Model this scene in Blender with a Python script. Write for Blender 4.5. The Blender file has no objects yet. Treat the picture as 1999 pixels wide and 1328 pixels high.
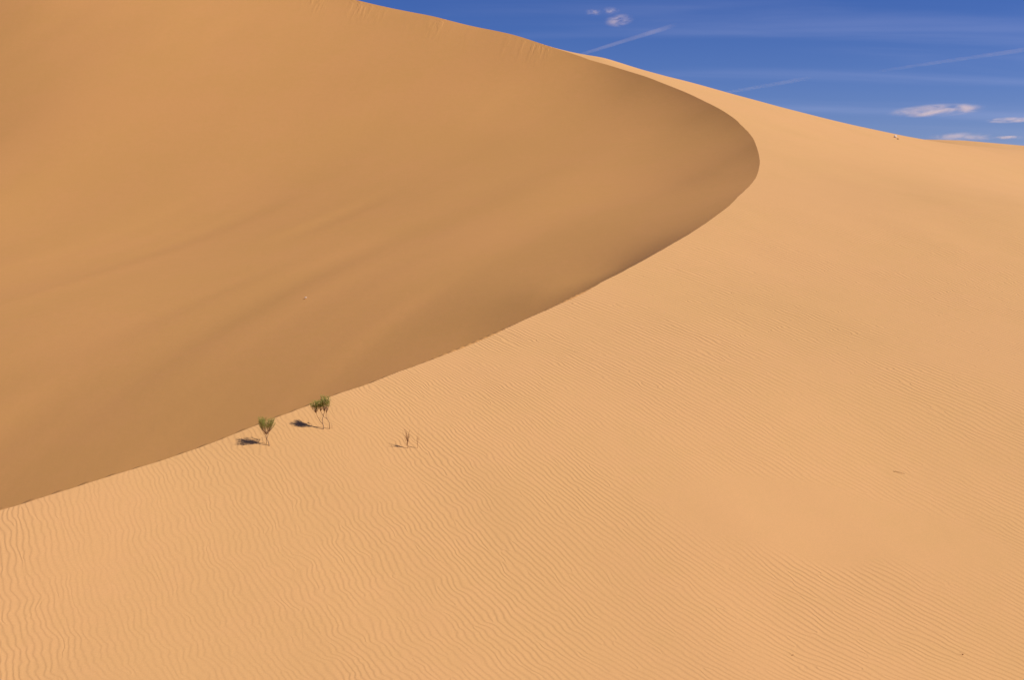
import bpy, math, random
import numpy as np
from mathutils import Vector

# ------------------------------------------------------------------ camera, world, sun, exposure
scene = bpy.context.scene
PITCH = math.radians(4.48)                       # the camera looks a little below the horizon
FOC = 2746.0 / 1999.0                            # focal length / sensor width
cam_d = bpy.data.cameras.new("camera")
cam_d.sensor_fit = 'HORIZONTAL'
cam_d.sensor_width = 36.0
cam_d.lens = 36.0 * FOC
cam_d.clip_start = 0.1
cam_d.clip_end = 60000.0
cam = bpy.data.objects.new("camera", cam_d)
cam.location = (0, 0, 0)
cam.rotation_euler = (math.pi / 2 - PITCH, 0, 0)
scene.collection.objects.link(cam)
scene.camera = cam

SUN_DIR = Vector((.715, -.10, .69)).normalized()
SUN_EL = math.asin(SUN_DIR.z)
SUN_AZ = math.atan2(SUN_DIR.x, SUN_DIR.y)
world = bpy.data.worlds.new("World")
scene.world = world
world.use_nodes = True
nt = world.node_tree
N, L = nt.nodes, nt.links
bg = N['Background']
bg.inputs['Strength'].default_value = 0.085
sky = N.new('ShaderNodeTexSky')
sky.sky_type = 'NISHITA'
sky.sun_disc = False
sky.sun_elevation = SUN_EL
sky.sun_rotation = SUN_AZ
sky.altitude = 1500
sky.air_density = 1.0
sky.dust_density = 0.25
sky.ozone_density = 3.0
hsv = N.new('ShaderNodeHueSaturation')
hsv.inputs['Saturation'].default_value = 1.25
hsv.inputs['Value'].default_value = 0.8
L.new(sky.outputs[0], hsv.inputs['Color'])
gam = N.new('ShaderNodeGamma'); gam.inputs['Gamma'].default_value = 1.3
L.new(hsv.outputs[0], gam.inputs['Color'])
tint = N.new('ShaderNodeMix'); tint.data_type = 'RGBA'; tint.blend_type = 'MULTIPLY'; tint.inputs['Factor'].default_value = 1.0
tint.inputs[7].default_value = (0.44, 0.36, 0.53, 1)      # clear, polarised desert blue
L.new(gam.outputs[0], tint.inputs[6])
# thin high cirrus: veils in the real direction of the sky, laid out on a flat layer overhead
tc = N.new('ShaderNodeTexCoord')
sep = N.new('ShaderNodeSeparateXYZ'); L.new(tc.outputs['Generated'], sep.inputs[0])
zz = N.new('ShaderNodeMath'); zz.operation = 'MAXIMUM'; zz.inputs[1].default_value = 0.02; L.new(sep.outputs['Z'], zz.inputs[0])
zq = N.new('ShaderNodeMath'); zq.operation = 'ADD'; zq.inputs[1].default_value = 0.08; L.new(zz.outputs[0], zq.inputs[0])
dx = N.new('ShaderNodeMath'); dx.operation = 'DIVIDE'; L.new(sep.outputs['X'], dx.inputs[0]); L.new(zq.outputs[0], dx.inputs[1])
dy = N.new('ShaderNodeMath'); dy.operation = 'DIVIDE'; L.new(sep.outputs['Y'], dy.inputs[0]); L.new(zq.outputs[0], dy.inputs[1])
cmb = N.new('ShaderNodeCombineXYZ'); L.new(dx.outputs[0], cmb.inputs[0]); L.new(dy.outputs[0], cmb.inputs[1])
mp = N.new('ShaderNodeMapping'); mp.inputs['Rotation'].default_value = (0, 0, math.radians(-52)); mp.inputs['Scale'].default_value = (0.5, 1.9, 1)
mp.inputs['Location'].default_value = (3.4, 1.3, 0)
L.new(cmb.outputs[0], mp.inputs[0])
nz = N.new('ShaderNodeTexNoise'); nz.inputs['Scale'].default_value = 0.9; nz.inputs['Detail'].default_value = 7; nz.inputs['Roughness'].default_value = 0.5
nz.inputs['Distortion'].default_value = 0.5
L.new(mp.outputs[0], nz.inputs['Vector'])
mr = N.new('ShaderNodeMapRange'); mr.interpolation_type = 'SMOOTHSTEP'
mr.inputs['From Min'].default_value = 0.44; mr.inputs['From Max'].default_value = 0.78
mr.inputs['To Min'].default_value = 0.0; mr.inputs['To Max'].default_value = 0.14
L.new(nz.outputs[0], mr.inputs[0])
mx = N.new('ShaderNodeMix'); mx.data_type = 'RGBA'
L.new(mr.outputs[0], mx.inputs['Factor']); L.new(tint.outputs[2], mx.inputs[6])
mx.inputs[7].default_value = (5.2, 5.4, 8.0, 1)
L.new(mx.outputs[2], bg.inputs['Color'])

sun_d = bpy.data.lights.new("sun", 'SUN')
sun_d.energy = 3.6
sun_d.angle = math.radians(0.53)
sun_d.color = (1.0, 0.955, 0.89)
sun = bpy.data.objects.new("sun", sun_d)
sun.rotation_euler = (-SUN_DIR).to_track_quat('-Z', 'Y').to_euler()
scene.collection.objects.link(sun)

scene.view_settings.view_transform = 'Standard'
scene.view_settings.look = 'None'
scene.view_settings.exposure = 0.43
scene.view_settings.gamma = 1.0
scene.render.engine = 'CYCLES'
scene.cycles.max_bounces = 8
scene.cycles.diffuse_bounces = 4
scene.cycles.volume_bounces = 3

# ------------------------------------------------------------------ shape of the dunes
F=2746.0; P=np.radians(4.48); CX,CY=999.5,664.0
def unproj(px,v,y):
    # world point on ray through pixel with world-y = y ; camera at origin looking +Y pitched down P
    px=np.asarray(px,float);v=np.asarray(v,float);y=np.asarray(y,float)
    dx=(px-CX)/F; dv=(CY-v)/F
    dy=np.cos(P)+dv*np.sin(P); dz=-np.sin(P)+dv*np.cos(P)
    k=y/dy
    return dx*k,y,dz*k
def proj(x,y,z):
    dep=y*np.cos(P)-z*np.sin(P); up=y*np.sin(P)+z*np.cos(P)
    return CX+F*x/dep, CY-F*up/dep
crest=np.array([(-800,1232,31.5),(-300,1090,35),(0,998.7,37),(137,956,38.2),(230,927,39.1),(324,897,40.1),(432,860,41.4),(535,821,42.8),(603,796,43.9),(648,778,44.7),(730,749,46.4),(875,689,50.2),(1050,611,56.5),(1225,526,65.5),(1284,495.5,69.5),(1372,441,76.5),(1415,411,80.5),(1444,384,84.5),(1474,346.5,91.5),(1483,323,96),(1481,302,100.5),(1472.5,275,106.5),(1450.5,248,113.5),(1427,226,119.5),(1389.5,204,126),(1339,180.5,133),(1288,160,138.5),(1264,150,141),(1150,116,150),(1065,87.5,154.5),(1000,67,158),(850,32,165),(696,0,172),(400,-65,183),(0,-150,195)],float)
cx,cy,cz=unproj(*crest.T)
extra=[(-36,25,-9.5),(-60,15,-9),(-100,0,-8),(-170,-30,-8)]
extra2=[(-110,207,44),(-170,222,38),(-260,245,20),(-500,320,0)]
CR=np.array(sorted(extra,key=lambda p:p[1])+list(zip(cx,cy,cz))+extra2)
def spline(xs,ys,xq,lam=0):
    # natural cubic spline
    n=len(xs);h=np.diff(xs);A=np.zeros((n,n));b=np.zeros(n);A[0,0]=A[-1,-1]=1
    for i in range(1,n-1):
        A[i,i-1]=h[i-1];A[i,i]=2*(h[i-1]+h[i]);A[i,i+1]=h[i]
        b[i]=6*((ys[i+1]-ys[i])/h[i]-(ys[i]-ys[i-1])/h[i-1])
    m=np.linalg.solve(A,b);xq=np.asarray(xq,float);i=np.clip(np.searchsorted(xs,xq)-1,0,n-2)
    t=xq-xs[i];H=h[i]
    r=ys[i]+t*((ys[i+1]-ys[i])/H-H*(2*m[i]+m[i+1])/6)+t*t*m[i]/2+t**3*(m[i+1]-m[i])/(6*H)
    e=xq>xs[-1]; r=np.where(e,ys[-1]+(xq-xs[-1])*((ys[-1]-ys[-2])/h[-1]),r)
    e=xq<xs[0]; r=np.where(e,ys[0]+(xq-xs[0])*((ys[1]-ys[0])/h[0]),r)
    return r
def smooth_series(y0,v,w):
    return v
# points of the windward slope: picture column, row, distance
CP=[(0.0, 1328.0, 31.69), (0.0, 1150.0, 34.46), (500.0, 1328.0, 32.39), (500.0, 1100.0, 36.39), (500.0, 950.0, 39.4), (1000.0, 1328.0, 33.11), (1000.0, 1150.0, 36.52), (1000.0, 1000.0, 39.54), (1000.0, 800.0, 45.35), (1250.0, 1328.0, 33.54), (1250.0, 1060.0, 38.82), (1250.0, 900.0, 42.8), (1250.0, 700.0, 51.24), (1500.0, 1328.0, 33.93), (1500.0, 1160.0, 37.35), (1500.0, 1050.0, 39.56), (1500.0, 960.0, 41.86), (1500.0, 800.0, 47.07), (1500.0, 650.0, 56.21), (1500.0, 500.0, 71.24), (1500.0, 400.0, 82.92), (2000.0, 1328.0, 34.85), (2000.0, 1150.0, 38.41), (2000.0, 1050.0, 40.72), (2000.0, 960.0, 43.21), (2000.0, 800.0, 48.65), (2000.0, 650.0, 58.6), (2000.0, 500.0, 74.75), (2000.0, 400.0, 87.64), (1400.0, 1105.0, 38.2), (1400.0, 1010.0, 40.24), (1600.0, 1105.0, 38.66), (1600.0, 1010.0, 40.82), (1750.0, 1250.0, 36.01), (1750.0, 1120.0, 38.62), (1750.0, 1020.0, 40.96), (1750.0, 920.0, 43.79), (1750.0, 800.0, 47.93), (1750.0, 600.0, 62.23), (1750.0, 450.0, 78.87), (1750.0, 350.0, 95.98), (2600.0, 1328.0, 35.49), (2600.0, 1060.0, 41.13), (2600.0, 800.0, 50.08), (2600.0, 600.0, 69.04), (2600.0, 480.0, 115.12), (-500.0, 1340.0, 30.53), (1170.0, 111.5, 151.35), (1250.0, 135.0, 152.15), (1330.0, 156.0, 151.86), (1400.0, 175.0, 150.97), (1500.0, 203.0, 150.07), (1600.0, 229.0, 149.03), (1700.0, 252.0, 147.76), (1800.0, 273.0, 147.96), (1999.0, 294.0, 145.24), (2600.0, 400.0, 145.94)]
ctrl=[tuple(float(a) for a in unproj(px,v,y)) for px,v,y in CP]
ctrl+=[(4,172,17),(20,175,14),(50,175,8),(85,175,0),(-12,190,22),(-40,205,30),(-70,222,36),(-110,235,34),(0,240,-2),(50,240,-8),(120,240,-22),(-110,290,5),(-200,290,-10),(0,320,-24),(150,320,-30),(-200,400,-30),(150,100,-16),(110,60,-14),(90,30,-14),
 (0,0,-1.75),(6,0,-1.9),(-6,0,-1.9),(0,-8,-2.2),(0,10,-6.9),(0,20,-10.3),(9,20,-10.3),(-9,20,-10.2),(9,10,-6.9),(-8,10,-6.9),(40,0,-8),(-40,0,-7),(40,20,-11),(-20,22,-10.2),(0,-40,-8),(60,-40,-14),(-60,-40,-10)]
PT=np.vstack([CR[:, :3],np.array(ctrl)])
def tps_fit(pt,reg=0.02):
    n=len(pt);X=pt[:,:2]/50;D=np.linalg.norm(X[:,None]-X[None],axis=2)
    K=np.where(D>0,D*D*np.log(D+1e-12),0)+np.eye(n)*reg*0.001
    Pm=np.c_[np.ones(n),X];A=np.zeros((n+3,n+3));A[:n,:n]=K;A[:n,n:]=Pm;A[n:,:n]=Pm.T
    return np.linalg.solve(A,np.r_[pt[:,2],0,0,0]),X
W,XC=tps_fit(PT)
def M(x,y):
    x=np.asarray(x,float);sh=x.shape;q=np.c_[x.ravel(),np.asarray(y,float).ravel()]/50
    out=np.empty(len(q))
    for i in range(0,len(q),100000):
        Q=q[i:i+100000];D2=((Q[:,None]-XC[None])**2).sum(2)
        out[i:i+100000]=(0.5*D2*np.log(D2+1e-20))@W[:-3]+W[-3]+Q@W[-2:]
    return out.reshape(sh)
def c_of_y(y): return spline(CR[:,1],CR[:,0],y)
def zc_of_y(y): return spline(CR[:,1],CR[:,2],y)
RNG = np.random.default_rng(7)
def vnoise1(s, seed, per):
    """smooth 1-D value noise with knots every `per` metres"""
    r = np.random.default_rng(seed).uniform(-1, 1, 4096)
    u = np.asarray(s) / per + 1000.0
    i = np.floor(u).astype(int); f = u - i; f = f * f * (3 - 2 * f)
    return r[i % 4096] * (1 - f) + r[(i + 1) % 4096] * f
def vnoise2(a, b, seed):
    r = np.random.default_rng(seed).uniform(-1, 1, (256, 256))
    i = np.floor(a).astype(int); j = np.floor(b).astype(int); f = a - i; g = b - j
    f = f * f * f * (f * (6 * f - 15) + 10); g = g * g * g * (g * (6 * g - 15) + 10)
    A = r[i % 256, j % 256]; B_ = r[(i + 1) % 256, j % 256]; C_ = r[i % 256, (j + 1) % 256]; D_ = r[(i + 1) % 256, (j + 1) % 256]
    return (A * (1 - f) + B_ * f) * (1 - g) + (C_ * (1 - f) + D_ * f) * g
def sstep(a, b, x):
    t = np.clip((x - a) / (b - a), 0, 1); return t * t * (3 - 2 * t)

def crest_x(y):
    w = 0.022 * vnoise1(y, 1, 1.1) + 0.012 * vnoise1(y, 2, 0.45) + 0.10 * vnoise1(y, 3, 4.0)
    w = w + 0.07 * sstep(70, 80, y) * (1 - sstep(92, 100, y)) * vnoise1(y, 5, 2.6)
    return c_of_y(y) + w * (1 - 0.85 * np.exp(-((y - 97) / 9.0) ** 2))
def relief(x, y):
    """low undulations of the windward slope"""
    k = sstep(24, 34, y)
    return k * (0.05 * vnoise2(x / 7.0, y / 9.0, 11) + 0.02 * vnoise2(x / 2.6 + y / 7, y / 4.0, 12))
def wind_z(x, y):
    return M(x, y) + relief(x, y)
def plain_blend(x, y, z):
    o = np.maximum(np.abs(x) / 230.0, np.maximum(y / 420.0, -y / 70.0))
    k = sstep(0.62, 0.98, o)
    return z * (1 - k) + (-32.0) * k

# crest line in space
ys_c = np.concatenate([np.arange(-60, 20, 2.0), np.arange(20, 215, 0.5), np.arange(215, 420, 3.0)])
xs_c = c_of_y(ys_c); zs_c = wind_z(xs_c, ys_c)
seg = np.hypot(np.diff(xs_c), np.diff(ys_c)); s_c = np.r_[0, np.cumsum(seg)]
w_c = np.gradient(s_c)
K1, K2 = 0.64, 0.56
ktip = 1 - 0.0 * np.exp(-((ys_c - 108) / 24.0) ** 2)        # gentler round the nose of the crest
kc = np.where(ys_c > 150, 1.14, 1.0) * 1.0
kc = 1.0 + 0.20 * sstep(125, 165, ys_c); KS = ktip * kc
TAU = 0.12
_sg = np.linspace(-12, 12, 4001); C_N = (np.exp(-(K1 / TAU) * (np.sqrt(1 + _sg ** 2) - 1))).sum() * (_sg[1] - _sg[0])
FACE = np.array([(7.41, 70.0, -1.09), (8.98, 73.5, -0.41), (10.57, 77.0, 0.33), (12.13, 80.5, 1.1), (13.44, 84.0, 1.87), (14.57, 87.5, 2.59), (15.58, 91.0, 3.28), (16.47, 94.5, 4.03), (17.14, 98.0, 4.78), (17.63, 101.5, 5.54), (18.06, 105.0, 6.33), (18.33, 108.5, 7.11), (18.45, 112.0, 7.87), (18.5, 115.5, 8.66), (18.45, 119.0, 9.46), (18.18, 122.5, 10.27), (17.72, 126.0, 11.09), (17.11, 129.5, 11.93), (16.27, 133.0, 12.82), (15.13, 136.5, 13.78), (13.82, 140.0, 14.82), (12.34, 143.5, 15.82), (10.41, 147.0, 16.86), (7.67, 150.5, 18.15), (4.15, 154.0, 19.78), (0.57, 157.5, 21.38), (-3.56, 161.0, 22.79), (-8.18, 164.5, 24.37), (-12.91, 168.0, 25.84), (-17.95, 171.5, 27.36), (-23.63, 175.0, 29.07), (-30.04, 178.5, 30.94), (-37.12, 182.0, 32.94), (-44.84, 185.5, 35.17), (-53.25, 189.0, 37.58), (-62.46, 192.5, 39.99), (-72.56, 196.0, 42.11), (-83.59, 199.5, 43.56), (-110.0, 207.0, 44.0), (-170.0, 222.0, 38.0), (-95.4, 190.2, 31.16), (-80.03, 158.51, 12.8), (-67.51, 132.83, -0.45), (-47.98, 93.78, -8.32), (-39.06, 75.84, -13.28), (-34.6, 66.73, -17.53), (-75.35, 182.92, 30.28), (-64.57, 155.76, 13.31), (-54.77, 131.28, 0.56), (-38.72, 92.21, -7.18), (-31.94, 75.59, -12.18), (-28.06, 65.97, -16.19), (-56.76, 176.04, 28.48), (-49.25, 151.85, 13.34), (-42.81, 131.21, 1.71), (-30.27, 92.24, -5.78), (-25.11, 76.08, -10.59), (-21.91, 65.96, -14.29), (-39.44, 169.21, 25.04), (-34.83, 148.65, 12.25), (-30.25, 128.45, 2.07), (-21.72, 91.74, -4.67), (-18.05, 75.84, -8.99), (-15.88, 66.38, -12.41), (-23.4, 163.03, 21.88), (-20.93, 145.18, 11.29), (-17.85, 123.3, 2.56), (-13.21, 90.79, -3.33), (-11.07, 75.78, -7.17), (-9.82, 66.9, -10.25), (-8.36, 155.55, 18.84), (-7.58, 140.51, 10.42), (-6.23, 114.99, 3.09), (-4.89, 89.89, -1.86), (-4.13, 75.64, -5.2), (-3.69, 67.37, -7.89), (2.7, 148.53, 16.1), (2.43, 133.09, 9.35), (2.01, 109.91, 3.51), (1.63, 89.02, -0.6), (1.38, 75.08, -3.42), (1.27, 68.83, -5.82), (10.07, 139.41, 13.34), (9.0, 124.21, 8.07), (7.66, 105.46, 3.6), (6.34, 87.15, 0.27), (5.49, 75.23, -2.11), (14.34, 123.97, 9.34), (11.7, 100.86, 3.59), (8.94, 76.78, -0.34), (16.87, 113.79, 7.78), (14.67, 98.79, 4.21), (12.31, 82.7, 1.39)])
FW, FX = tps_fit(FACE)
def face_z(x, y):
    q = np.c_[x, y] / 50; D2 = ((q[:, None] - FX[None]) ** 2).sum(2)
    return (0.5 * D2 * np.log(D2 + 1e-20)) @ FW[:-3] + FW[-3] + q @ FW[-2:]
def bowl(x, y, xc, zc):
    """slip face: sand at rest below the crest line, concave, with a rounded trough"""
    n = len(x); z = np.empty(n); S = np.empty(n); Dm = np.empty(n)
    for i in range(0, n, 20000):
        X = x[i:i + 20000]; Y = y[i:i + 20000]
        D = np.sqrt((X[:, None] - xs_c) ** 2 + (Y[:, None] - ys_c) ** 2)
        dm = D.min(1) + 1e-3
        drop = KS * (K2 * D + (K1 - K2) * 6.0 * (1 - np.exp(-D / 6.0)))
        f = zs_c[None] - drop
        T = TAU * np.maximum(dm, 0.6)[:, None]
        m = f.max(1)[:, None]
        e = np.exp((f - m) / T) * w_c
        se = e.sum(1)
        v_all = m[:, 0] + T[:, 0] * np.log(se / (C_N * np.maximum(dm, 0.6)))
        nearc = ys_c < 72
        en = e[:, nearc].sum(1) + 1e-300
        v_near = m[:, 0] + T[:, 0] * np.log(en / (C_N * np.maximum(dm, 0.6)))
        F = face_z(X, Y)
        Ts = np.clip(0.07 * dm, 0.01, 0.8)
        hi = np.maximum(v_near, F)
        v_in = hi + Ts * np.log(np.exp((v_near - hi) / Ts) + np.exp((F - hi) / Ts))
        k = np.clip(np.maximum((-84 - X) / 30, (Y - 192) / 16), 0, 1); k = k * k * (3 - 2 * k)
        v = v_in * (1 - k) + v_all * k
        S[i:i + 20000] = (e * s_c).sum(1) / se; Dm[i:i + 20000] = dm; z[i:i + 20000] = v
    # exact junction with the crest
    return z, S, Dm

# ripple phase: wind ripples about 15-30 cm apart, bending over the slope
RIP = [(-11.85, 35.97, -67.3, 0.186), (-9.62, 38.68, -62.4, 0.187), (-7.55, 35.97, -62.4, 0.174), (-7.18, 32.0, -59.6, 0.158), (-11.26, 32.25, -63.7, 0.149), (-2.75, 47.11, -54.6, 0.219), (2.41, 54.74, -54.9, 0.285), (6.76, 56.02, -56.3, 0.287), (-1.34, 40.79, -52.0, 0.16), (3.77, 45.58, -49.3, 0.187), (-7.15, 40.54, -64.4, 0.187), (-4.73, 41.01, -59.9, 0.178), (4.46, 37.65, -48.9, 0.148), (10.56, 35.54, -30.0, 0.155), (4.03, 33.82, -43.2, 0.161), (15.0, 44.48, -47.6, 0.194), (10.39, 43.75, -36.0, 0.196), (0.01, 33.6, -57.5, 0.15), (-3.93, 35.43, -55.8, 0.177), (12.49, 33.89, -32.0, 0.158), (11.6, 52.84, -52.3, 0.249), (17.8, 54.05, -55.0, 0.245), (10.54, 64.23, -57.2, 0.297), (16.94, 77.7, -52.6, 0.283), (24.56, 79.53, -54.6, 0.298), (6.81, 41.01, -37.1, 0.148), (0.81, 43.75, -49.6, 0.176), (1.38, 37.25, -48.1, 0.159), (7.34, 32.84, -45.0, 0.144), (22, 95, -55, 0.33), (30, 120, -50, 0.35), (-2, 26, -57, 0.132), (14, 26, -32, 0.14), (-14, 27, -64, 0.138), (35, 90, -52, 0.32), (40, 50, -45, 0.22), (30, 62, -52, 0.26)]
CX_R, CY_R = np.meshgrid(np.arange(-28, 60, 7.0), np.arange(14, 150, 7.0)); CR_R = np.c_[CX_R.ravel(), CY_R.ravel()]; SG = 9.0
def rbf_grad(x, y):
    dX = (x[:, None] - CR_R[:, 0]) / SG; dY = (y[:, None] - CR_R[:, 1]) / SG
    G = np.exp(-0.5 * (dX ** 2 + dY ** 2))
    return np.hstack([-dX * G / SG, np.ones((len(x), 1)), np.zeros((len(x), 1))]), np.hstack([-dY * G / SG, np.zeros((len(x), 1)), np.ones((len(x), 1))])
def rbf_val(x, y, co):
    out = np.empty(len(x))
    for i in range(0, len(x), 50000):
        X = x[i:i + 50000]; Y = y[i:i + 50000]
        G = np.exp(-0.5 * (((X[:, None] - CR_R[:, 0]) / SG) ** 2 + ((Y[:, None] - CR_R[:, 1]) / SG) ** 2))
        out[i:i + 50000] = G @ co[:-2] + X * co[-2] + Y * co[-1]
    return out
def ripple_fit(turn, scale):
    R = np.array(RIP); a = np.radians(R[:, 2]); wl = R[:, 3] * scale
    if turn: gx, gy = np.cos(a) / wl, np.sin(a) / wl
    else: gx, gy = -np.sin(a) / wl, np.cos(a) / wl
    Ax, Ay = rbf_grad(R[:, 0], R[:, 1]); W_ = wl[:, None]
    A = np.vstack([Ax * W_, Ay * W_]); b = np.r_[gx * wl, gy * wl]
    n = A.shape[1]; reg = np.eye(n) * 1e-5; reg[-1, -1] = reg[-2, -2] = 1e-9
    return np.linalg.solve(A.T @ A + reg, A.T @ b)
CO_P = ripple_fit(False, 1.0); CO_Q = ripple_fit(True, 1.0)

def grow(d0, k, lim):
    v = [0.0]; d = d0
    while v[-1] < lim: v.append(v[-1] + d); d *= k
    return np.array(v)
rows = np.concatenate([np.arange(-70, 22, 4.0), 22 * np.exp(np.arange(0, math.log(215 / 22), 0.0033)), np.arange(216, 420, 5.0)])
t_out = grow(0.06, 1.018, 330)
t_in = grow(0.08, 1.022, 330)
def add_attr(me, name, arr):
    at = me.attributes.new(name, 'FLOAT', 'POINT'); at.data.foreach_set('value', arr.astype(np.float32))
def grid_mesh(name, X, Y, Z, attrs):
    R, C = X.shape
    me = bpy.data.meshes.new(name)
    co = np.stack([X, Y, Z], -1).reshape(-1, 3).astype(np.float32)
    idx = np.arange(R * C).reshape(R, C)
    q = np.stack([idx[:-1, :-1], idx[:-1, 1:], idx[1:, 1:], idx[1:, :-1]], -1).reshape(-1, 4).astype(np.int32)
    me.vertices.add(R * C); me.vertices.foreach_set('co', co.ravel())
    me.loops.add(q.size); me.loops.foreach_set('vertex_index', q.ravel())
    me.polygons.add(len(q)); me.polygons.foreach_set('loop_start', np.arange(0, q.size, 4, dtype=np.int32))
    me.update(calc_edges=True)
    me.polygons.foreach_set('use_smooth', np.ones(len(q), bool))
    for k, v in attrs.items(): add_attr(me, k, v.ravel())
    me.validate()
    return me
# ------------------------------------------------------------------ materials
def new_mat(name):
    m = bpy.data.materials.new(name); m.use_nodes = True
    return m, m.node_tree.nodes, m.node_tree.links, m.node_tree.nodes['Principled BSDF']
def math_n(N, L, op, a, b=None, c=None):
    n = N.new('ShaderNodeMath'); n.operation = op
    for i, v in enumerate((a, b, c)):
        if v is None: continue
        if isinstance(v, (int, float)): n.inputs[i].default_value = v
        else: L.new(v, n.inputs[i])
    return n.outputs[0]
def attr_n(N, name):
    a = N.new('ShaderNodeAttribute'); a.attribute_name = name; return a.outputs['Fac']
def noise_n(N, L, vec, scale, detail=3, rough=0.5, dist=0.0):
    n = N.new('ShaderNodeTexNoise'); n.inputs['Scale'].default_value = scale; n.inputs['Detail'].default_value = detail
    n.inputs['Roughness'].default_value = rough; n.inputs['Distortion'].default_value = dist
    if vec is not None: L.new(vec, n.inputs['Vector'])
    return n.outputs[0]
def comb(N, L, a, b, c=0.0):
    n = N.new('ShaderNodeCombineXYZ')
    for i, v in enumerate((a, b, c)):
        if isinstance(v, (int, float)): n.inputs[i].default_value = v
        else: L.new(v, n.inputs[i])
    return n.outputs[0]
def smooth_n(N, L, v, a, b, lo=0.0, hi=1.0):
    n = N.new('ShaderNodeMapRange'); n.interpolation_type = 'SMOOTHSTEP'
    n.inputs['From Min'].default_value = a; n.inputs['From Max'].default_value = b
    n.inputs['To Min'].default_value = lo; n.inputs['To Max'].default_value = hi
    L.new(v, n.inputs[0]); return n.outputs[0]
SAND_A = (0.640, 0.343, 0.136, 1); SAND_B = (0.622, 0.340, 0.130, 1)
# lee face: one even sand colour, slightly darker and more ochre than the windward side
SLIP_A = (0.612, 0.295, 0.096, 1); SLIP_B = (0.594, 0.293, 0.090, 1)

def sand_base(N, L, pb, ca=None, cb=None):
    g = N.new('ShaderNodeTexCoord').outputs['Object']
    n1 = noise_n(N, L, g, 0.09, 4, 0.55); n2 = noise_n(N, L, g, 1.3, 4, 0.6)
    f = math_n(N, L, 'MULTIPLY_ADD', n2, 0.35, math_n(N, L, 'MULTIPLY', n1, 0.65))
    f = smooth_n(N, L, f, 0.38, 0.62)
    m = N.new('ShaderNodeMix'); m.data_type = 'RGBA'; L.new(f, m.inputs['Factor'])
    m.inputs[6].default_value = ca or SAND_A; m.inputs[7].default_value = cb or SAND_B
    # scattered darker grains
    gr = noise_n(N, L, g, 26.0, 2, 0.7)
    gv = smooth_n(N, L, gr, 0.3, 0.7, 0.965, 1.035)
    mm = N.new('ShaderNodeMix'); mm.data_type = 'RGBA'; mm.blend_type = 'MULTIPLY'; mm.inputs['Factor'].default_value = 1
    L.new(m.outputs[2], mm.inputs[6]); cc = N.new('ShaderNodeCombineColor')
    for i in range(3): L.new(gv, cc.inputs[i])
    L.new(cc.outputs[0], mm.inputs[7])
    L.new(mm.outputs[2], pb.inputs['Base Color'])
    pb.inputs['Roughness'].default_value = 0.92
    pb.inputs['Specular IOR Level'].default_value = 0.12
    return g

def wind_material():
    m, N, L, pb = new_mat('rippled_sand')
    g = sand_base(N, L, pb)
    p = attr_n(N, 'ripple_p'); q = attr_n(N, 'ripple_q'); amp = attr_n(N, 'ripple_amp'); sin_ = attr_n(N, 'ripple_bend')
    # bends: shift the phase by slow noise, along and across
    w1 = math_n(N, L, 'SUBTRACT', noise_n(N, L, comb(N, L, math_n(N, L, 'MULTIPLY', p, .11), math_n(N, L, 'MULTIPLY', q, .16)), 1.0, 2, .5), 0.5)
    w2 = math_n(N, L, 'SUBTRACT', noise_n(N, L, comb(N, L, math_n(N, L, 'MULTIPLY', p, .30), math_n(N, L, 'MULTIPLY', q, .42), 7.0), 1.0, 1, .5), 0.5)
    sh = math_n(N, L, 'MULTIPLY', math_n(N, L, 'MULTIPLY_ADD', w1, 3.6, math_n(N, L, 'MULTIPLY', w2, 1.2)), sin_)
    pp = math_n(N, L, 'ADD', p, sh)
    FQ = 3.0
    gab = N.new('ShaderNodeTexGabor'); gab.gabor_type = '2D'
    gab.inputs['Scale'].default_value = 1.0; gab.inputs['Frequency'].default_value = FQ; gab.inputs['Anisotropy'].default_value = 1.0
    gab.inputs['Orientation'].default_value = 0.0
    L.new(comb(N, L, math_n(N, L, 'DIVIDE', pp, FQ), math_n(N, L, 'DIVIDE', q, 6.0)), gab.inputs['Vector'])
    ph = gab.outputs['Phase']
    up = smooth_n(N, L, ph, 0.0, 0.34); dn = smooth_n(N, L, ph, 0.34, 1.0, 1.0, 0.0)
    h = math_n(N, L, 'MINIMUM', up, dn)
    # patchy strength
    pt = smooth_n(N, L, noise_n(N, L, g, 0.35, 3, .5), 0.32, 0.6, 0.55, 1.0)
    h = math_n(N, L, 'MULTIPLY', math_n(N, L, 'MULTIPLY', h, amp), pt)
    fine = math_n(N, L, 'MULTIPLY', noise_n(N, L, g, 9.0, 4, .65), 0.12)
    slow = math_n(N, L, 'MULTIPLY', noise_n(N, L, g, 0.8, 3, .5), 2.0)
    h = math_n(N, L, 'ADD', math_n(N, L, 'ADD', h, fine), slow)
    b = N.new('ShaderNodeBump'); b.inputs['Strength'].default_value = 1.0; b.inputs['Distance'].default_value = RIPPLE_H
    L.new(h, b.inputs['Height']); L.new(b.outputs[0], pb.inputs['Normal'])
    return m
RIPPLE_H = 0.0070

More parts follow.
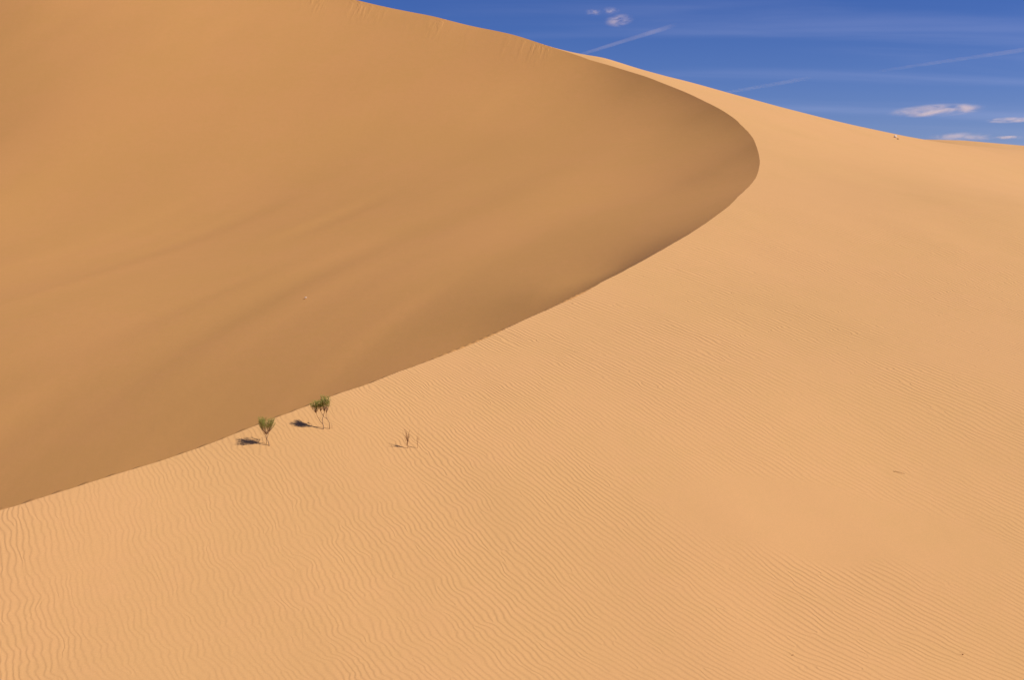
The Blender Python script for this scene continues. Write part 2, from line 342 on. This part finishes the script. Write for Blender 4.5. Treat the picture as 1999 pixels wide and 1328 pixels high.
def slip_material():
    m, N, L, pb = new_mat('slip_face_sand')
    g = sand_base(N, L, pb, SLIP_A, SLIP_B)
    s = attr_n(N, 'crest_s'); d = attr_n(N, 'crest_d')
    # avalanche tongues running down the slope, in crest coordinates
    v1 = comb(N, L, math_n(N, L, 'MULTIPLY', s, 0.10), math_n(N, L, 'MULTIPLY', d, 0.02))
    v2 = comb(N, L, math_n(N, L, 'MULTIPLY', s, 1.1), math_n(N, L, 'MULTIPLY', d, 0.07), 3.0)
    v3 = comb(N, L, math_n(N, L, 'MULTIPLY', s, 1.7), math_n(N, L, 'MULTIPLY', d, 0.30), 9.0)
    a = math_n(N, L, 'MULTIPLY', noise_n(N, L, v1, 1.0, 2, .5), 0.03)
    b2 = math_n(N, L, 'MULTIPLY', noise_n(N, L, v2, 1.0, 2, .55), 0.004)
    # fresh slides just under the brink
    msk = smooth_n(N, L, d, 0.6, 6.5, 1.0, 0.0)
    far = smooth_n(N, L, attr_n(N, 'slide_zone'), 0.0, 1.0)
    m2 = smooth_n(N, L, noise_n(N, L, comb(N, L, math_n(N, L, 'MULTIPLY', s, .16), 0.0, 4.0), 1.0, 2, .6), 0.45, 0.6)
    c2 = math_n(N, L, 'MULTIPLY', smooth_n(N, L, noise_n(N, L, v3, 1.0, 2, .5), .42, .62), math_n(N, L, 'MULTIPLY', math_n(N, L, 'MULTIPLY', msk, m2), math_n(N, L, 'MULTIPLY', far, 0.022)))
    fd_ = smooth_n(N, L, d, 18.0, 42.0, 1.0, 0.15)
    h = math_n(N, L, 'ADD', math_n(N, L, 'MULTIPLY', math_n(N, L, 'ADD', a, b2), fd_), c2)
    h = math_n(N, L, 'ADD', h, math_n(N, L, 'MULTIPLY', noise_n(N, L, g, 1.2, 4, .6), 0.012))
    b = N.new('ShaderNodeBump'); b.inputs['Strength'].default_value = 1.0; b.inputs['Distance'].default_value = 1.0
    L.new(h, b.inputs['Height']); L.new(b.outputs[0], pb.inputs['Normal'])
    return m
def plain_material():
    m, N, L, pb = new_mat('open_sand')
    g = sand_base(N, L, pb)
    b = N.new('ShaderNodeBump'); b.inputs['Distance'].default_value = 1.0
    L.new(noise_n(N, L, g, 0.05, 6, .55), b.inputs['Height']); L.new(b.outputs[0], pb.inputs['Normal'])
    return m
def plain_mat(name, col, rough=0.8, var=0.25, scale=30):
    m, N, L, pb = new_mat(name)
    g = N.new('ShaderNodeTexCoord').outputs['Object']
    n = noise_n(N, L, g, scale, 3, .6)
    mx = N.new('ShaderNodeMix'); mx.data_type = 'RGBA'; L.new(n, mx.inputs['Factor'])
    mx.inputs[6].default_value = tuple(c * (1 - var) for c in col) + (1,); mx.inputs[7].default_value = tuple(min(1, c * (1 + var)) for c in col) + (1,)
    L.new(mx.outputs[2], pb.inputs['Base Color']); pb.inputs['Roughness'].default_value = rough
    pb.inputs['Specular IOR Level'].default_value = 0.25
    return m
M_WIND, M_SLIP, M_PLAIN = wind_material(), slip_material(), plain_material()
M_BARK = plain_mat('pale_brown_bark', (0.36, 0.225, 0.12), .85)
M_DRY = plain_mat('dry_twig', (0.42, 0.23, 0.10), .85)
M_LEAF = plain_mat('olive_twig_foliage', (0.33, 0.32, 0.06), .7, .4, 12)
M_STONE = plain_mat('pale_stone', (0.90, 0.80, 0.68), .8, .05, 20)
M_DARK = plain_mat('dark_pebble', (0.10, 0.055, 0.03), .85)

# ------------------------------------------------------------------ things
scol = scene.collection
def link(name, me, mat, parent=None, kind=None):
    o = bpy.data.objects.new(name, me); scol.objects.link(o)
    if mat: me.materials.append(mat)
    if parent: o.parent = parent
    if kind: o['kind'] = kind
    return o
def tag(o, label, cat, group=None):
    o['label'] = label; o['category'] = cat
    if group: o['group'] = group
    return o
def empty(name, loc):
    o = bpy.data.objects.new(name, None); o.location = loc; o.empty_display_size = .2; scol.objects.link(o); return o

# the big dune: windward slope and slip face share the crest line exactly
xc = crest_x(rows); zc = wind_z(xc, rows)
Xo = xc[:, None] + t_out[None]; Yo = np.repeat(rows[:, None], len(t_out), 1)
Zo = wind_z(Xo, Yo)
fx, fy = Xo.ravel(), Yo.ravel()
m_near = (fx > -30) & (fx < 62) & (fy > 12) & (fy < 152)
Pp = np.zeros(fx.size); Pq = np.zeros(fx.size)
Pp[m_near] = rbf_val(fx[m_near], fy[m_near], CO_P); Pq[m_near] = rbf_val(fx[m_near], fy[m_near], CO_Q)
amp = 1.0 * m_near
amp = amp * (1 - 0.80 * sstep(62, 95, fy)) * (1 - 0.9 * sstep(95, 135, fy)) * sstep(14, 20, fy)
amp = amp * (1 - 0.10 * sstep(5, 14, fx))
# wavelength grows with distance so heights do too
amp = amp * (0.95 + 1.0 * sstep(40, 56, fy))
# the smooth trough on the right where the ripples die out
e1 = ((fx - 9.3) / 5.6) ** 2 + ((fy - 40.6 + 0.07 * (fx - 9.3) + .45 * vnoise2(fx / 1.8, fy / 1.5, 31)) / 1.9) ** 2
amp = amp * (.86 + .34 * sstep(-8, 0, fx)) * (1 + .5 * sstep(3, 8, fx) * (1 - sstep(38.2, 39.6, fy))) * (1 + .25 * sstep(44, 52, fy)) * sstep(0.5, 1.25, e1)
amp = amp * (0.80 + 0.35 * vnoise2(fx / 3.5 + fy / 9, fy / 6.0, 32))
amp = amp * (1 - .40 * sstep(0.15, 0.75, vnoise2(fx / 4.0 + 9 + fy / 7, fy / 3.2, 33)) * sstep(3, 12, fx))
bend = 1.0 - 0.70 * sstep(-7, 5, fx) + 0.0 * fy
bend = bend * (1 - .25 * sstep(44, 56, fy))
Zo = plain_blend(Xo, Yo, Zo)
me = grid_mesh('dune_windward', Xo, Yo, Zo, {'ripple_p': Pp, 'ripple_q': Pq, 'ripple_amp': np.maximum(amp, 0), 'ripple_bend': bend})
dune = link('dune_windward_slope', me, M_WIND, kind='structure')

Xi = xc[:, None] - t_in[None][:, ::-1]; Yi = np.repeat(rows[:, None], len(t_in), 1)
zb, sb, db = bowl(Xi.ravel(), Yi.ravel(), None, None)
tt = np.repeat(t_in[::-1][None], len(rows), 0).ravel()
zc_f = np.repeat(zc[:, None], len(t_in), 1).ravel()
# broad swells and hollows that run down the face
sw = sstep(2, 14, db) * (1 - 0.8 * sstep(24, 50, db))
ua, va = .85 * Xi.ravel() - .53 * Yi.ravel(), .53 * Xi.ravel() + .85 * Yi.ravel()
ua = ua + 1.5 * vnoise2(ua / 20.0, va / 30.0, 45)
zb = zb + sstep(5, 18, db) * (0.19 * vnoise2(ua / 9.0, va / 42.0, 43) + 0.085 * vnoise2(ua / 3.2, va / 22.0, 44) * sstep(-.4, .3, vnoise2(ua / 15, va / 18, 46)))
zb = zb - 0.34 * (1 - np.exp(-tt / 2.2)) * sstep(82, 106, Yi.ravel()) * (1 - sstep(146, 158, Yi.ravel()))
FL = -24.0
zb = np.where(zb > FL + 8, zb, zb)
zb = FL + 3.0 * np.logaddexp(0, (zb - FL) / 3.0)
jk = 1 - sstep(0.0, 1.2, tt)
top = np.minimum(zb, zc_f + 60)
Zb = top.copy()
# meet the crest exactly
near0 = Zb.reshape(Xi.shape)
off = (zc - near0[:, -1])[:, None]
near0 = near0 + off * np.exp(-t_in[::-1][None] / 1.5)
Zi = plain_blend(Xi, Yi, near0)
zone = sstep(146, 158, Yi.ravel())
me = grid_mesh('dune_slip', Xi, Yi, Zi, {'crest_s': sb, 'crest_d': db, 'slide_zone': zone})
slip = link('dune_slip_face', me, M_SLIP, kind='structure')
def hit(px, v):
    """where on the windward slope something stands"""
    y = np.linspace(24, 170, 6000); x, yy, z = unproj(px, v, y); d = z - wind_z(x, y)
    i = int(np.argmax((d < 0) & (x > c_of_y(y) - .5))); return float(x[i]), float(y[i])
def ground_z(x, y):
    return float(wind_z(np.array([x]), np.array([y]))[0])

# a second dune whose low back shows beyond the ridge at the right
gx = np.linspace(40, 330, 150); gy = np.linspace(150, 330, 110); GX, GY = np.meshgrid(gx, gy)
r0 = 234 + 0.0 * GX
fd = np.array([unproj(a_, b_, 234.0) for a_, b_ in ((1500, 330), (1700, 292), (1790, 274), (1860, 275.5), (1999, 287.5), (2300, 315), (2900, 420))])
top_z = np.interp(GX, fd[:, 0], fd[:, 2]) + .10 * vnoise2(GX / 20, GY / 30, 51)
dz_ = np.abs(GY - r0); Zf = top_z + 2.4 - 0.20 * np.sqrt(dz_ ** 2 + 12.0 ** 2)
Zf = Zf * (1 - sstep(300, 330, GX)) + -32 * sstep(300, 330, GX)
Zf = np.maximum(Zf, -32.5)
me = grid_mesh('far_dune', GX, GY, Zf, {})
link('far_dune', me, M_PLAIN, kind='structure')

# open sand out to the horizon
rr = np.array([0, 60, 200, 500, 1200, 3000, 8000, 20000.]); aa = np.linspace(0, 2 * math.pi, 97)
RR, AA = np.meshgrid(rr, aa); gx, gy = RR * np.cos(AA), RR * np.sin(AA)
me = grid_mesh('sand_plain', gx, gy, np.full(gx.shape, -32.3), {})
link('ground', me, M_PLAIN, kind='structure')
# ------------------------------------------------------------------ plants and litter
class MB:
    def __init__(s): s.v = []; s.f = []
    def tube(s, pts, rads, n=5):
        pts = [Vector(p) for p in pts]; base = len(s.v); K = len(pts)
        for k, p in enumerate(pts):
            t = (pts[min(k + 1, K - 1)] - pts[max(k - 1, 0)])
            t = t.normalized() if t.length > 1e-9 else Vector((0, 0, 1))
            a = t.cross(Vector((0.31, 0.87, 0.2))).normalized(); b = t.cross(a)
            for j in range(n):
                w = 2 * math.pi * j / n
                s.v.append(p + (a * math.cos(w) + b * math.sin(w)) * rads[k])
        for k in range(K - 1):
            for j in range(n):
                j2 = (j + 1) % n
                s.f.append((base + k * n + j, base + k * n + j2, base + (k + 1) * n + j2, base + (k + 1) * n + j))
        s.f.append(tuple(base + j for j in reversed(range(n)))); s.f.append(tuple(base + (K - 1) * n + j for j in range(n)))
    def build(s, name, mat, parent=None, kind=None):
        me = bpy.data.meshes.new(name); me.from_pydata([tuple(v) for v in s.v], [], s.f); me.update()
        for p in me.polygons: p.use_smooth = True
        return link(name, me, mat, parent, kind)

def wobble_path(a, b, rng, n=5, w=0.05):
    a, b = Vector(a), Vector(b); L_ = (b - a).length; out = []
    for i in range(n + 1):
        t = i / n; k = math.sin(math.pi * t) if 0 < t < 1 else 0
        out.append(a.lerp(b, t) + Vector((rng.uniform(-1, 1), rng.uniform(-1, 1), rng.uniform(-.4, .4))) * w * L_ * k)
    return out

def fan(mb, p, d, length, rad, depth, rng, ends, spread=0.42):
    """a branch that forks again and again, upward"""
    q = p + d * length
    mb.tube(wobble_path(p, q, rng, 3, .06), [rad, rad * .92, rad * .82, rad * .72], 5)
    if depth == 0:
        ends.append((q, d)); return
    for k in range(2 if rng.random() < .6 else 3):
        nd = (d + Vector((rng.gauss(0, spread), rng.gauss(0, spread), rng.uniform(-.1, .25)))).normalized()
        fan(mb, q, nd, length * rng.uniform(.62, .9), rad * .66, depth - 1, rng, ends, spread)

def needles(mb, ends, rng, per, ln, rad):
    for q, d in ends:
        for k in range(per):
            nd = (d * .7 + Vector((rng.gauss(0, .38), rng.gauss(0, .38), rng.uniform(.1, .8)))).normalized()
            st = q - d * rng.uniform(0, ln * .8)
            l = ln * rng.uniform(.5, 1.15)
            mid = st + nd * l * .55 + Vector((rng.gauss(0, .006), rng.gauss(0, .006), 0))
            mb.tube([st, mid, st + nd * l + Vector((rng.gauss(0, .01), rng.gauss(0, .01), .012))], [rad, rad * .9, rad * .45], 3)

PXM = 2746.0
def px_off(px, py, y):          # picture offset to metres at distance y
    return px * y / PXM, py * y / PXM

def crown(w, lf, p, width, height, n, rng):
    """a fan of thin branches from a fork, feathered with fine green twigs"""
    for k in range(n):
        u = rng.random() ** .58; ph = rng.uniform(0, 2 * math.pi)
        l = height * rng.uniform(.72, 1.04) * (1 - .13 * u)
        tip = p + Vector((math.cos(ph) * u * width * .5, math.sin(ph) * u * width * .5, l))
        mid = p.lerp(tip, .45) + Vector((math.cos(ph), math.sin(ph), 0)) * u * width * .05 + Vector((rng.gauss(0, .012), rng.gauss(0, .012), 0))
        path = [p, p.lerp(mid, .5) + Vector((rng.gauss(0, .006), rng.gauss(0, .006), 0)), mid, mid.lerp(tip, .5) + Vector((rng.gauss(0, .01), rng.gauss(0, .01), 0)), tip]
        w.tube(path, [.0062, .0052, .004, .003, .002], 4)
        for j in range(21):
            t = rng.uniform(.36, 1.0) ** .8 * 4; i = min(3, int(t)); q = path[i].lerp(path[i + 1], t - i)
            d = (path[i + 1] - path[i]).normalized()
            nd = (d * .8 + Vector((rng.gauss(0, .5), rng.gauss(0, .5), rng.uniform(0, .5)))).normalized()
            ln = rng.uniform(.045, .11)
            lf.tube([q, q + nd * ln * .6, q + nd * ln + Vector((0, 0, .008))], [.0028, .0026, .0012], 3)

def shrub(loc, label, stems, crowns, seed, group):
    rng = random.Random(seed)
    root = empty('desert_shrub', loc); tag(root, label, 'shrub', group)
    w = MB(); lf = MB()
    for pts, rad in stems:
        P3 = [Vector((x, dep, z)) for x, z, dep in pts]
        fine = []
        for a, b in zip(P3[:-1], P3[1:]): fine += wobble_path(a, b, rng, 3, .06)[:-1]
        fine.append(P3[-1]); n = len(fine)
        w.tube(fine, [rad * (1 - .5 * i / (n - 1)) for i in range(n)], 6)
        for k in range(3):
            q = fine[rng.randint(1, n - 1)]; d = Vector((rng.gauss(0, .6), rng.gauss(0, .6), .8)).normalized()
            w.tube([q, q + d * rng.uniform(.03, .09)], [.003, .0015], 3)
    for (x, z, dep), wd, ht, n in crowns: crown(w, lf, Vector((x, dep, z)), wd, ht, n, rng)
    w.build('stems', M_BARK, root)
    lf.build('foliage', M_LEAF, root)
    return root

GR = 'small green shrubs near the crest'
xa, ya = hit(527.5, 871)
def st(lst, y, x0, y0):
    k = y / PXM
    return [((px - x0) * k, (y0 - py) * k, dep) for px, py, dep in lst]
za = ground_z(xa, ya)
A = lambda *l: st(l, ya, 527.5, 871)
shrub((xa, ya, za - .02), 'single-crowned green desert shrub, left of the two live shrubs',
      [(A((527.5, 873, 0), (524, 863, .01), (520, 854, 0), (518, 845, -.02)), .016), (A((520, 867, .08), (519.5, 856, .06), (520, 846, .04)), .010),
       (A((521, 856, .0), (524, 847, .02), (526, 840, .03)), .010), (A((519, 850, .0), (514, 843, .0), (511, 837, .0)), .009),
       (A((513, 868, .1), (511.5, 860, .1), (510, 853, .1)), .006)],
      [(A((518, 846, -.02))[0], .50, .50, 17), (A((526, 842, .03))[0], .34, .40, 10), (A((512, 839, 0))[0], .24, .36, 8), (A((520, 848, .04))[0], .58, .45, 11)], 12, GR)
xb, yb = hit(632, 838.5); zb0 = ground_z(xb, yb)
Bq = lambda *l: st(l, yb, 632, 838)
shrub((xb, yb, zb0 - .02), 'taller twin-crowned green desert shrub on long bare forked stems, near the crest',
      [(Bq((632, 840, 0), (630.6, 826, .0), (629, 818.6, .01), (631.5, 811, .02), (633.6, 800, .02)), .014),
       (Bq((630.6, 827, 0), (624, 820, .05), (619.5, 813, .07), (616, 803, .07)), .010),
       (Bq((643.6, 838, .06), (642.4, 824, .05), (639.6, 818, .05), (633, 813, .04), (626, 801, .02)), .012),
       (Bq((640, 819, .05), (636.6, 812, .02), (637.8, 802, .0)), .010),
       (Bq((617, 806, .07), (611, 799, .05), (606.5, 793, .03)), .006),
       (Bq((647.6, 840, .1), (646.4, 828, .1)), .005)],
      [(Bq((616, 804, .07))[0], .42, .36, 15), (Bq((616, 805, .07))[0], .44, .30, 6), (Bq((626, 802, .02))[0], .26, .38, 10), (Bq((633.6, 802, .02))[0], .40, .47, 15), (Bq((637.8, 804, .0))[0], .44, .46, 14)], 21, GR)

def dry_plant(loc, label, h, n, seed, rad, spread, twigs):
    rng = random.Random(seed)
    root = empty('dry_twig_plant', loc); tag(root, label, 'dead plant', 'leafless twig plants')
    w = MB(); top = Vector((0.0, 0, h * .38)); w.tube(wobble_path(Vector((0, 0, -.04)), top, rng, 4, .08), [rad, rad * .95, rad * .9, rad * .85, rad * .8], 6)
    w.build('stem', M_DRY, root)
    t = MB()
    for k in range(n):
        s0 = Vector((0, 0, h * rng.uniform(.12, .38))) 
        d = Vector((rng.gauss(0, spread), rng.gauss(0, spread), 1)).normalized(); l = h * rng.uniform(.3, .66)
        pth = wobble_path(s0, s0 + d * l, rng, 4, .06)
        t.tube(pth, [rad * .55, rad * .5, rad * .42, rad * .35, rad * .2], 4)
        for j in range(twigs):
            a = pth[rng.randint(1, 3)]; dd = (d + Vector((rng.gauss(0, .25), rng.gauss(0, .25), .3))).normalized()
            t.tube([a, a + dd * l * rng.uniform(.25, .5)], [rad * .3, rad * .12], 3)
    t.build('twigs', M_DRY, root)
    return root
xd, yd = hit(795.5, 876)
dry_plant((xd, yd, ground_z(xd, yd)), 'leafless brown twig plant, the thicker and darker of the dry pair', .68, 18, 5, .0085, .19, 2)
xd, yd = hit(814.5, 876)
dry_plant((xd, yd, ground_z(xd, yd)), 'thin wispy leafless twig plant just right of the thicker dry one', .60, 6, 9, .005, .20, 1)

# litter on the sand
def rest(x, y, dz=0.0): return (x, y, ground_z(x, y) + dz)
def stick(x, y, ln, ang, rad, label, seed):
    rng = random.Random(seed); b = MB(); c, s_ = math.cos(ang) * ln / 2, math.sin(ang) * ln / 2
    zm = ground_z(x, y)
    pts = []
    for i in range(7):
        t = i / 3 - 1; X, Y = x + c * t, y + s_ * t
        pts.append(Vector((X - x, Y - y + rng.uniform(-.01, .01), ground_z(X, Y) - zm + rad * .7 + .02 * (1 - t * t))))
    b.tube(pts, [rad * .5, rad * .9, rad, rad, rad * .9, rad * .7, rad * .35], 6)
    b.tube([pts[2], pts[2] + Vector((-.09, .03, .05))], [rad * .5, rad * .2], 5)
    o = b.build('stick', M_DRY); o.location = (x, y, zm); return tag(o, label, 'stick', 'fallen sticks')
stick(*hit(1755, 924), .36, math.radians(-14), .0065, 'dark thin stick lying alone on smooth rippled sand at the right', 4)
stick(*hit(1880, 1281), .05, math.radians(20), .009, 'tiny dark twig stub in the sand near the bottom right corner', 6)
stick(*hit(1548, 1281), .08, math.radians(25), .006, 'short brown twig on rippled sand, bottom of the photo left of the stub', 7)

def stone(name, loc, size, mat, label, cat, seed, flat=.55):
    rng = random.Random(seed); import bmesh
    bm = bmesh.new(); bmesh.ops.create_icosphere(bm, subdivisions=3, radius=1)
    ax = [Vector((rng.gauss(0, 1), rng.gauss(0, 1), rng.gauss(0, 1))).normalized() for _ in range(9)]; lim = [rng.uniform(.62, .95) for _ in ax]
    for v in bm.verts:
        for a, l in zip(ax, lim):
            t = v.co.dot(a)
            if t > l: v.co -= a * (t - l)
        v.co = Vector((v.co.x * size[0], v.co.y * size[1], v.co.z * size[2]))
    me = bpy.data.meshes.new(name); bm.to_mesh(me); bm.free()
    o = link(name, me, mat); o.location = loc; return tag(o, label, cat)
stone('stone', rest(*hit(1748, 268.5), .10), (.17, .15, .14), M_STONE, 'pale stone on the ridge just below the right skyline', 'stone', 2)
stone('stone', rest(*hit(1752.5, 271.5), .03), (.10, .08, .05), M_DARK, 'small dark stone beside the pale one below the skyline', 'stone', 3)
# pale stone far down the slip face
def slip_z(x, y):
    i = int(np.argmin(np.abs(rows - y))); j = int(np.argmin(np.abs(Xi[i] - x))); return float(Zi[i, j])
bx = None
for yy in np.arange(60, 180, .25):
    X_, Y_, Z_ = unproj(596.5, 584.5, yy)
    if slip_z(float(X_), yy) > float(Z_): bx = (float(X_), yy, float(Z_)); break
if bx:
    stone('stone', (bx[0], bx[1], slip_z(bx[0], bx[1]) + .02), (.07, .05, .035), M_STONE, 'lone tiny pale stone on the shaded slip face', 'stone', 5)

# ------------------------------------------------------------------ clouds: real volumes, kilometres away
def cloud_mat(name, dens, scale, stretch, lo, hi, col=(.98, .93, .95)):
    m = bpy.data.materials.new(name); m.use_nodes = True; N = m.node_tree.nodes; L = m.node_tree.links
    N.remove(N['Principled BSDF']); out = N['Material Output']
    v = N.new('ShaderNodeVolumePrincipled'); v.inputs['Color'].default_value = (*col, 1); v.inputs['Anisotropy'].default_value = 0.0
    tc = N.new('ShaderNodeTexCoord')
    ln = N.new('ShaderNodeVectorMath'); ln.operation = 'LENGTH'; L.new(tc.outputs['Object'], ln.inputs[0])
    fall = smooth_n(N, L, ln.outputs['Value'], 0.15, 1.0, 1.0, 0.0)
    mp = N.new('ShaderNodeMapping'); mp.inputs['Scale'].default_value = stretch; L.new(tc.outputs['Object'], mp.inputs[0])
    n = noise_n(N, L, mp.outputs[0], scale, 5, .6, .6)
    f = math_n(N, L, 'MULTIPLY', fall, smooth_n(N, L, n, lo, hi))
    L.new(math_n(N, L, 'MULTIPLY', f, dens), v.inputs['Density'])
    L.new(v.outputs[0], out.inputs['Volume'])
    return m
def cloud(px, v, y, w, h, dens, label, seed, stretch=(1, 1, 1), scale=1.6, tilt=0.0, lo=.42, hi=.66):
    X_, Y_, Z_ = (float(t) for t in unproj(px, v, y))
    k = y / PXM
    import bmesh
    bm = bmesh.new(); bmesh.ops.create_icosphere(bm, subdivisions=4, radius=1)
    me = bpy.data.meshes.new('cloud'); bm.to_mesh(me); bm.free()
    m = cloud_mat('cloud_vapour', dens / (h * k), scale, stretch, lo, hi)
    for nd in m.node_tree.nodes:
        if nd.type == 'MAPPING': nd.inputs['Location'].default_value = (seed * 3.7, seed * 1.3, seed * 2.1)
    o = link('cloud', me, m); o.location = (X_, Y_, Z_); o.scale = (w * k / 2, w * k / 3, h * k / 2); o.rotation_euler = (0, -tilt, 0)
    tag(o, label, 'cloud', 'small white clouds')
    m.cycles.volume_step_rate = 1.0 if hasattr(m.cycles, 'volume_step_rate') else None
    return o
D = 4000
cloud(1209, 39, D, 66, 28, 1.5, 'small puffy white cloud above the contrail, lowest and largest of the three high puffs', 1, (1, 1, 1.0), 1.7, .12)
cloud(1192, 20, D, 40, 18, .8, 'smaller faint puff directly above the largest high puff', 2, (1, 1, .8), 1.8, 0)
cloud(1158, 23, D, 40, 16, .65, 'faintest little puff, leftmost in the sky', 3, (1, 1, .8), 1.8, 0)
cloud(1832, 215, D, 212, 27, 1.25, 'long flat pinkish cloud low in the sky at the right', 4, (1.5, 1, .7), 1.3, .05, .42, .68)
cloud(1880, 267, D, 150, 22, .5, 'thin flat cloud touching the far dune skyline at the right', 5, (1.6, 1, .7), 1.3, .0, .42, .68)
cloud(1972, 234, D, 110, 13, .8, 'small cloud streak cut by the right edge of the photo', 6, (1.6, 1, .7), 1.3, .03, .42, .68)
cloud(1968, 268, D, 70, 10, .7, 'small flat cloud low at the far right, under the streak', 7, (1.6, 1, .7), 1.3, .0, .42, .68)

def contrail(p0, p1, y, width, dens, label, seed):
    a = Vector([float(t) for t in unproj(*p0, y)]); b = Vector([float(t) for t in unproj(*p1, y)])
    r = width * y / PXM / 2; n = 24; mb = MB(); c = (a + b) / 2
    mb.tube([a.lerp(b, i / n) - c for i in range(n + 1)], [r * (.75 + .5 * i / n) for i in range(n + 1)], 16)
    m = bpy.data.materials.new('contrail_vapour'); m.use_nodes = True; N = m.node_tree.nodes; L = m.node_tree.links
    N.remove(N['Principled BSDF']); out = N['Material Output']
    v = N.new('ShaderNodeVolumePrincipled'); v.inputs['Color'].default_value = (.97, .95, .97, 1)
    g = N.new('ShaderNodeTexCoord').outputs['Generated']
    sx = N.new('ShaderNodeSeparateXYZ'); L.new(g, sx.inputs[0])
    e = math_n(N, L, 'MULTIPLY', smooth_n(N, L, sx.outputs[0], 0.0, .25), smooth_n(N, L, sx.outputs[0], .72, 1.0, 1.0, 0.0))
    nn = smooth_n(N, L, noise_n(N, L, N.new('ShaderNodeTexCoord').outputs['Object'], .012 * (4000 / y), 4, .6), .35, .65, .45, 1.0)
    L.new(math_n(N, L, 'MULTIPLY', math_n(N, L, 'MULTIPLY', e, nn), dens / r), v.inputs['Density'])
    L.new(v.outputs[0], out.inputs['Volume'])
    o = mb.build('contrail', m); o.location = c
    return tag(o, label, 'contrail', 'aircraft contrails')
contrail((1110, 113), (1325, 46), 8000, 8, .09, 'short bright contrail slanting up from the dune ridge, left of the other two', 1)
contrail((1370, 189), (1590, 150), 8000, 7, .05, 'faint contrail stub rising from the middle of the skyline', 2)
contrail((1690, 142), (2080, 85), 8000, 8, .045, 'long faint contrail reaching the right edge of the sky', 3)
